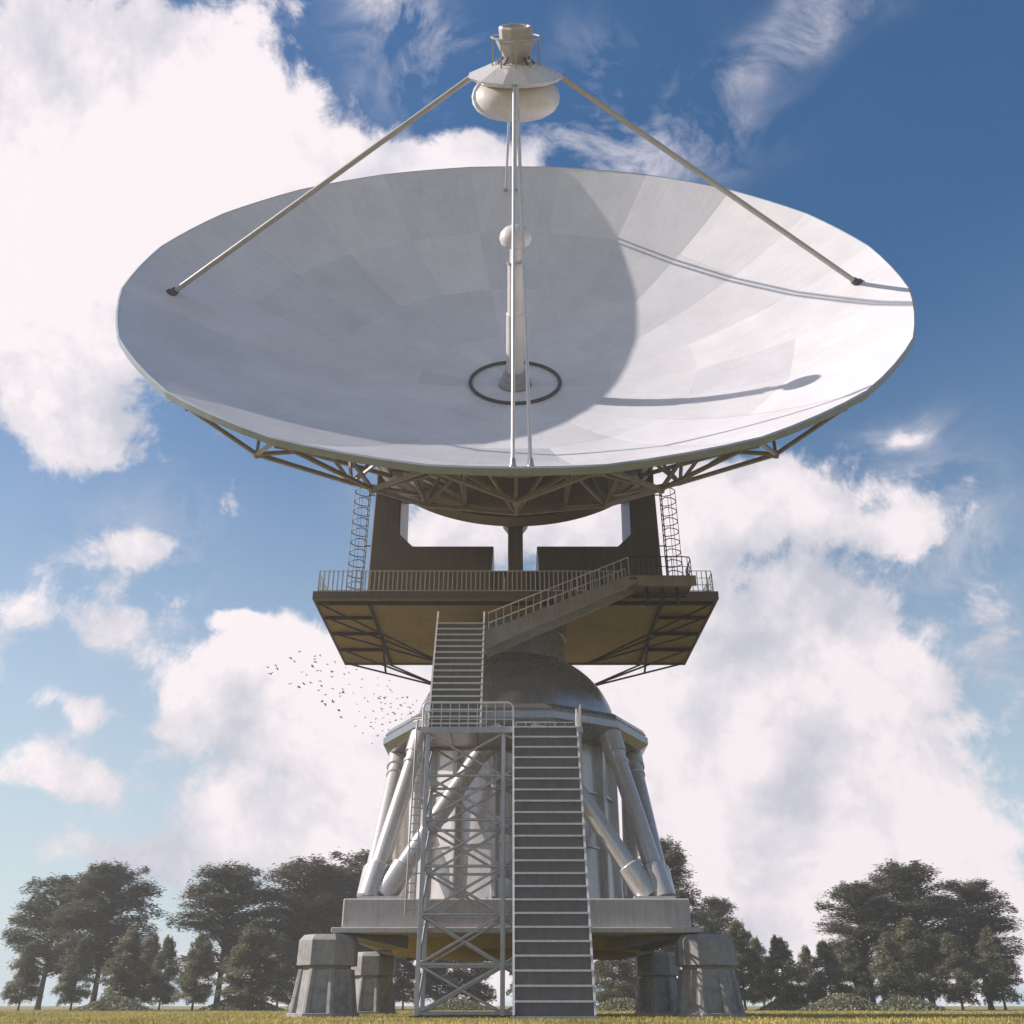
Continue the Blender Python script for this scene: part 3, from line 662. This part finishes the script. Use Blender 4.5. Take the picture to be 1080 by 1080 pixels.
first = {}
tr_r = random.Random(99); cc = {'c': 0, 's': 0}
for px, ty, D, kd, wf, lab in TREES:
    lst = pc if kd == 'c' else ps; src = lst[cc[kd] % 3]; cc[kd] += 1
    d = ray(px, 1061); x = CAM.x+d.x/d.y*D
    H = top_h(ty, D); k = H/9.9; loc = (x, CAM.y+D, 0); sc_ = (k*wf, k*wf, k); rz = tr_r.uniform(0, 6.28)
    if src not in first.values(): first[len(first)] = src; src['_todo'] = 1; src.location = loc; src.scale = sc_; src.rotation_euler = (0, 0, rz); src['label'] = lab; src['group'] = GRP; del src['_todo']
    else: copy_thing(src, loc, rz, sc_, lab, None, GRP)
# low bushes at the foot of the tree line
def bush(name, x, y, w, h, seed, lab):
    r = random.Random(seed); vs = []; fs = []; tn = []
    for i in range(int(900*w/3)):
        a = r.uniform(0, 6.28); q = r.random()**0.5; z = r.random()
        p = V((math.cos(a)*q*w/2*(1-z*0.5), math.sin(a)*q*w/3*(1-z*0.5), z*h*(1-0.5*q*q)))
        d = V((r.gauss(0, 1), r.gauss(0, 1), r.gauss(0, 0.6))).normalized(); e = d.cross(V((r.gauss(0, 1), r.gauss(0, 1), r.gauss(0, 1)))).normalized(); s = r.uniform(0.08, 0.16)
        o = len(vs); vs += [p-d*s, p+e*s*0.6, p+d*s, p-e*s*0.6]; fs.append((o, o+1, o+2, o+3)); tn.append(r.random())
    me = bpy.data.meshes.new(name); me.from_pydata(vs, [], fs); me.update()
    at = me.attributes.new('tone', 'FLOAT', 'FACE'); at.data.foreach_set('value', tn); me.materials.append(M['leaf_mid'])
    o = bpy.data.objects.new(name, me); col.objects.link(o); o.location = (x, y, 0)
    o['label'] = lab; o['category'] = 'bush'; o['group'] = 'low bushes below the trees'
for i, (px, w, h, lab) in enumerate(((120, 7, 1.1, 'low bush under the three small left conifers'), (255, 8, 1.2, 'low bush under the wide conifer left of the piers'), (832, 6, 1.2, 'low bush beneath the bushy right conifer'), (890, 8, 1.3, 'low bush beneath the broad right cedar'), (955, 8, 1.1, 'low bush at the right end of the tree line'), (480, 8, 1.0, 'low bush seen through the foot of the lattice tower'), (655, 6, 1.0, 'low bush seen right of the foot of the stairs'))):
    d = ray(px, 1061); D = 84+4*(i % 3); bush('bush', CAM.x+d.x/d.y*D, CAM.y+D, w, h, 50+i, lab)

# ------------------------------------------------------------------ grass
gr = random.Random(5); vs = []; fs = []; tn = []
for i in range(70000):
    D = 9+70*gr.random()**1.5; hw = D*0.68+2; x = CAM.x+gr.uniform(-hw, hw); y = CAM.y+D
    if noise.noise(V((x*0.35, y*0.35, 0))) < -0.28 and gr.random() < 0.6: continue
    if any(abs(x-sx*7.08) < 1.3 and abs(y-yy) < 1.3 for sx in (-1, 1) for yy in (-6.3, 6.3)): continue
    h = gr.uniform(0.03, 0.085)*(1+0.5*noise.noise(V((x*0.6, y*0.6, 3)))); a = gr.uniform(0, 3.14); w = gr.uniform(0.006, 0.014)*(1+D/40)
    dx, dy = math.cos(a)*w, math.sin(a)*w; lx, ly = gr.gauss(0, h*0.35), gr.gauss(0, h*0.35)
    o = len(vs); vs += [(x-dx, y-dy, 0), (x+dx, y+dy, 0), (x+lx, y+ly, h)]; fs.append((o, o+1, o+2))
    tn.append(min(1, max(0, 0.5+0.8*noise.noise(V((x*0.25, y*0.25, 9)))+gr.uniform(-0.35, 0.35))))
me = bpy.data.meshes.new('grass'); me.from_pydata(vs, [], fs); me.update()
at = me.attributes.new('tone', 'FLOAT', 'FACE'); at.data.foreach_set('value', tn); me.materials.append(M['grass'])
o = bpy.data.objects.new('grass', me); col.objects.link(o); o['kind'] = 'stuff'; o['label'] = 'short yellow green meadow grass'; o['category'] = 'grass'

# ------------------------------------------------------------------ haze
hz = MB().box(-190, 190, -60, 150, -1, 62).build('haze', bpy.data.materials.new('haze_air'), None, smooth=0)
hm = hz.data.materials[0]; hm.use_nodes = True; nt = hm.node_tree; nt.nodes.clear()
out = nt.nodes.new('ShaderNodeOutputMaterial'); pv = nt.nodes.new('ShaderNodeVolumePrincipled'); nt.links.new(pv.outputs[0], out.inputs['Volume'])
pv.inputs['Color'].default_value = (0.95, 0.93, 0.95, 1); pv.inputs['Density'].default_value = 0.0009; pv.inputs['Anisotropy'].default_value = 0.2
hz['kind'] = 'stuff'

# ------------------------------------------------------------------ light
SUN_AZ = 0.0  # filled below
def sun_dir(az, el):  # direction towards the sun; az measured from +Y clockwise
    return V((math.sin(az)*math.cos(el), math.cos(az)*math.cos(el), math.sin(el)))
az, el = R_(-89.5), R_(35)
to = sun_dir(az, el)
sd = bpy.data.lights.new('sun', 'SUN'); sd.energy = 5.0; sd.color = (1, 0.93, 0.86); sd.angle = R_(0.5); sd.color = (1.0, 0.93, 0.86)
so = bpy.data.objects.new('sun', sd); col.objects.link(so); so.rotation_euler = to.to_track_quat('Z', 'Y').to_euler()

# ------------------------------------------------------------------ sky
w = bpy.data.worlds.new('World'); C.world = w; w.use_nodes = True; nt = w.node_tree; nt.nodes.clear(); L = nt.links.new
out = nt.nodes.new('ShaderNodeOutputWorld'); bg = nt.nodes.new('ShaderNodeBackground'); L(bg.outputs[0], out.inputs[0])
sky = nt.nodes.new('ShaderNodeTexSky'); sky.sky_type = 'NISHITA'; sky.sun_disc = False; sky.sun_elevation = el; sky.sun_rotation = az
sky.air_density = 1.2; sky.dust_density = 1.2; sky.ozone_density = 2.0
tc = nt.nodes.new('ShaderNodeTexCoord'); sep = nt.nodes.new('ShaderNodeSeparateXYZ'); L(tc.outputs['Generated'], sep.inputs[0])
def mth(op, a, b=None, c=None, clamp=False):
    m_ = nt.nodes.new('ShaderNodeMath'); m_.operation = op; m_.use_clamp = clamp
    for i, q in enumerate((a, b, c)):
        if q is None: continue
        if isinstance(q, (int, float)): m_.inputs[i].default_value = q
        else: L(q, m_.inputs[i])
    return m_.outputs[0]
AZ = mth('ARCTAN2', sep.outputs[0], sep.outputs[1]); EL = mth('ARCSINE', sep.outputs[2])
def nz(scale, detail, rough, dist=0.0, off=(0, 0, 0), sc3=(1, 1, 1)):
    mp = nt.nodes.new('ShaderNodeMapping'); mp.inputs['Location'].default_value = off; mp.inputs['Scale'].default_value = sc3; L(tc.outputs['Generated'], mp.inputs[0])
    q = nt.nodes.new('ShaderNodeTexNoise'); q.inputs['Scale'].default_value = scale; q.inputs['Detail'].default_value = detail
    q.inputs['Roughness'].default_value = rough; q.inputs['Distortion'].default_value = dist; L(mp.outputs[0], q.inputs['Vector']); return q
wz = nz(3.0, 4, 0.55); wsep = nt.nodes.new('ShaderNodeSeparateColor'); L(wz.outputs['Color'], wsep.inputs[0])
WA = mth('ADD', AZ, mth('MULTIPLY', mth('SUBTRACT', wsep.outputs[0], 0.5), 0.22))
WE = mth('ADD', EL, mth('MULTIPLY', mth('SUBTRACT', wsep.outputs[1], 0.5), 0.22))
# cloud banks: photo-space centre, half sizes in px, weight
CL = [(150, 90, 230, 170, 1.1), (300, 190, 190, 75, 0.9), (110, 300, 130, 110, 0.95), (430, 165, 110, 30, 0.75), (40, 400, 90, 50, 0.6), (505, 168, 60, 18, 0.4),
      (130, 565, 50, 40, 0.6), (130, 650, 60, 30, 0.6), (262, 655, 26, 9, 0.45), (108, 755, 36, 24, 0.6), (110, 830, 90, 32, 0.7), (255, 745, 60, 50, 0.8), (330, 715, 95, 60, 0.95),
      (400, 780, 80, 60, 0.8), (330, 865, 120, 34, 0.75), (170, 905, 130, 26, 0.7), (480, 560, 70, 55, 0.6), (340, 990, 300, 26, 0.6),
      (800, 545, 95, 50, 0.95), (700, 610, 110, 60, 0.7), (870, 690, 65, 55, 0.9), (935, 575, 45, 24, 0.45), (980, 540, 50, 24, 0.3), (600, 540, 90, 50, 0.9), (700, 760, 160, 80, 1.0), (780, 870, 200, 90, 1.2),
      (950, 760, 50, 40, 0.6), (930, 880, 90, 40, 0.9), (980, 930, 110, 50, 0.7), (945, 462, 18, 9, 0.4), (1050, 700, 60, 100, 0.5), (1040, 300, 50, 30, 0.1), (20, 640, 50, 90, 0.5), (700, 990, 340, 26, 0.9)]
tot = None
for cx, cy, sx, sy, wt in CL:
    d = ray(cx, cy); a0 = math.atan2(d.x, d.y); e0 = math.asin(d.z)
    dl = ray(cx-1, cy); da = abs(math.atan2(dl.x, dl.y)-a0); dv = abs(math.asin(ray(cx, cy-1).z)-e0)
    qa = mth('MULTIPLY', mth('SUBTRACT', WA, a0), 1/(sx*da)); qe = mth('MULTIPLY', mth('SUBTRACT', WE, e0), 1/(sy*dv))
    d2 = mth('ADD', mth('MULTIPLY', qa, qa), mth('MULTIPLY', qe, qe))
    gs = mth('MULTIPLY', mth('EXPONENT', mth('MULTIPLY', d2, -0.9)), wt)
    tot = gs if tot is None else mth('ADD', tot, gs)
wsp = None
for cx, cy, sx, sy, wt in [(410, 15, 75, 24, 0.9), (455, 70, 70, 50, 0.5), (590, 160, 75, 32, 0.9), (690, 115, 90, 50, 0.85), (640, 30, 60, 40, 0.4), (850, 12, 100, 22, 0.8), (945, 462, 25, 12, 0.8), (940, 540, 70, 50, 0.7), (150, 560, 80, 70, 0.6), (160, 650, 80, 40, 0.6), (420, 470, 60, 60, 0.4), (1000, 620, 70, 60, 0.5)]:
    d = ray(cx, cy); a0 = math.atan2(d.x, d.y); e0 = math.asin(d.z)
    dl = ray(cx-1, cy); da = abs(math.atan2(dl.x, dl.y)-a0); dv = abs(math.asin(ray(cx, cy-1).z)-e0)
    qa = mth('MULTIPLY', mth('SUBTRACT', WA, a0), 1/(sx*da)); qe = mth('MULTIPLY', mth('SUBTRACT', WE, e0), 1/(sy*dv))
    gs = mth('MULTIPLY', mth('EXPONENT', mth('MULTIPLY', mth('ADD', mth('MULTIPLY', qa, qa), mth('MULTIPLY', qe, qe)), -0.9)), wt)
    wsp = gs if wsp is None else mth('ADD', wsp, gs)
# clouds behind the viewer and overhead, so the surroundings light up too
beh = nz(1.6, 3, 0.5, 0, (7, 2, 1)); side = mth('GREATER_THAN', mth('ABSOLUTE', AZ), 0.95)
oth = mth('MULTIPLY', side, mth('MULTIPLY', beh.outputs[0], 0.40))
tot = mth('ADD', tot, oth)
f1 = nz(4.5, 12, 0.62, 0.25, (3, 1, 5)); f2 = nz(14, 10, 0.68, 0.4, (9, 4, 2))
fb = mth('ADD', mth('MULTIPLY', mth('SUBTRACT', f1.outputs[0], 0.5), 1.7), mth('MULTIPLY', mth('SUBTRACT', f2.outputs[0], 0.5), 1.1))
den = mth('ADD', mth('MINIMUM', tot, 1.15), mth('MULTIPLY', fb, 1.0))
mr = nt.nodes.new('ShaderNodeMapRange'); mr.interpolation_type = 'SMOOTHSTEP'; L(den, mr.inputs[0]); mr.inputs[1].default_value = 0.27; mr.inputs[2].default_value = 0.56
fw_ = nz(11, 14, 0.66, 0.6, (2, 8, 1), (1, 1, 1.3))
wa_ = mth('MULTIPLY', mth('ADD', mth('MULTIPLY', mth('SUBTRACT', fw_.outputs[0], 0.47), 4.2), 0.15, clamp=True), mth('MINIMUM', wsp, 0.9))
alpha = mth('ADD', mr.outputs[0], mth('MULTIPLY', mth('SUBTRACT', 1.0, mr.outputs[0]), wa_), clamp=True)
f1s = nz(4.5, 12, 0.62, 0.25, (3.055, 1, 4.97)); lit_ = mth('SUBTRACT', f1.outputs[0], f1s.outputs[0])
# relief: darker lavender bellies, white tops
rel = nz(5.5, 9, 0.55, 0.3, (3, 1, 5.06))
cr = ramp(nt, mth('ADD', mth('ADD', mth('MULTIPLY', rel.outputs[0], 0.8), mth('MULTIPLY', lit_, 1.1)), mth('MULTIPLY', mth('SUBTRACT', den, 0.4), 0.16)), [(0.22, (0.42, 0.43, 0.50)), (0.37, (0.56, 0.54, 0.59)), (0.52, (0.73, 0.67, 0.695))])
# blue: nishita, pulled lighter near the horizon as in thick summer air
hs = nt.nodes.new('ShaderNodeHueSaturation'); hs.inputs['Saturation'].default_value = 1.5; hs.inputs['Value'].default_value = 0.82; L(sky.outputs[0], hs.inputs['Color'])
BGS = 0.10
hzf = mth('POWER', mth('SUBTRACT', 1.0, mth('MULTIPLY', EL, 1.35, clamp=True), clamp=True), 1.7)
base = mixc(nt, mth('MULTIPLY', hzf, 0.92), hs.outputs[0], tuple(c/BGS for c in (0.47, 0.56, 0.63))+(1,))
cl = nt.nodes.new('ShaderNodeVectorMath'); cl.operation = 'SCALE'; cl.inputs['Scale'].default_value = 1.0/BGS; L(cr, cl.inputs[0])
L(mixc(nt, alpha, base, cl.outputs[0]), bg.inputs[0]); bg.inputs[1].default_value = BGS

C.view_settings.view_transform = 'Standard'; C.view_settings.look = 'None'; C.view_settings.exposure = 0.42; C.view_settings.gamma = 1.0
C.render.engine = 'CYCLES'; C.cycles.volume_bounces = 1; C.cycles.max_bounces = 8
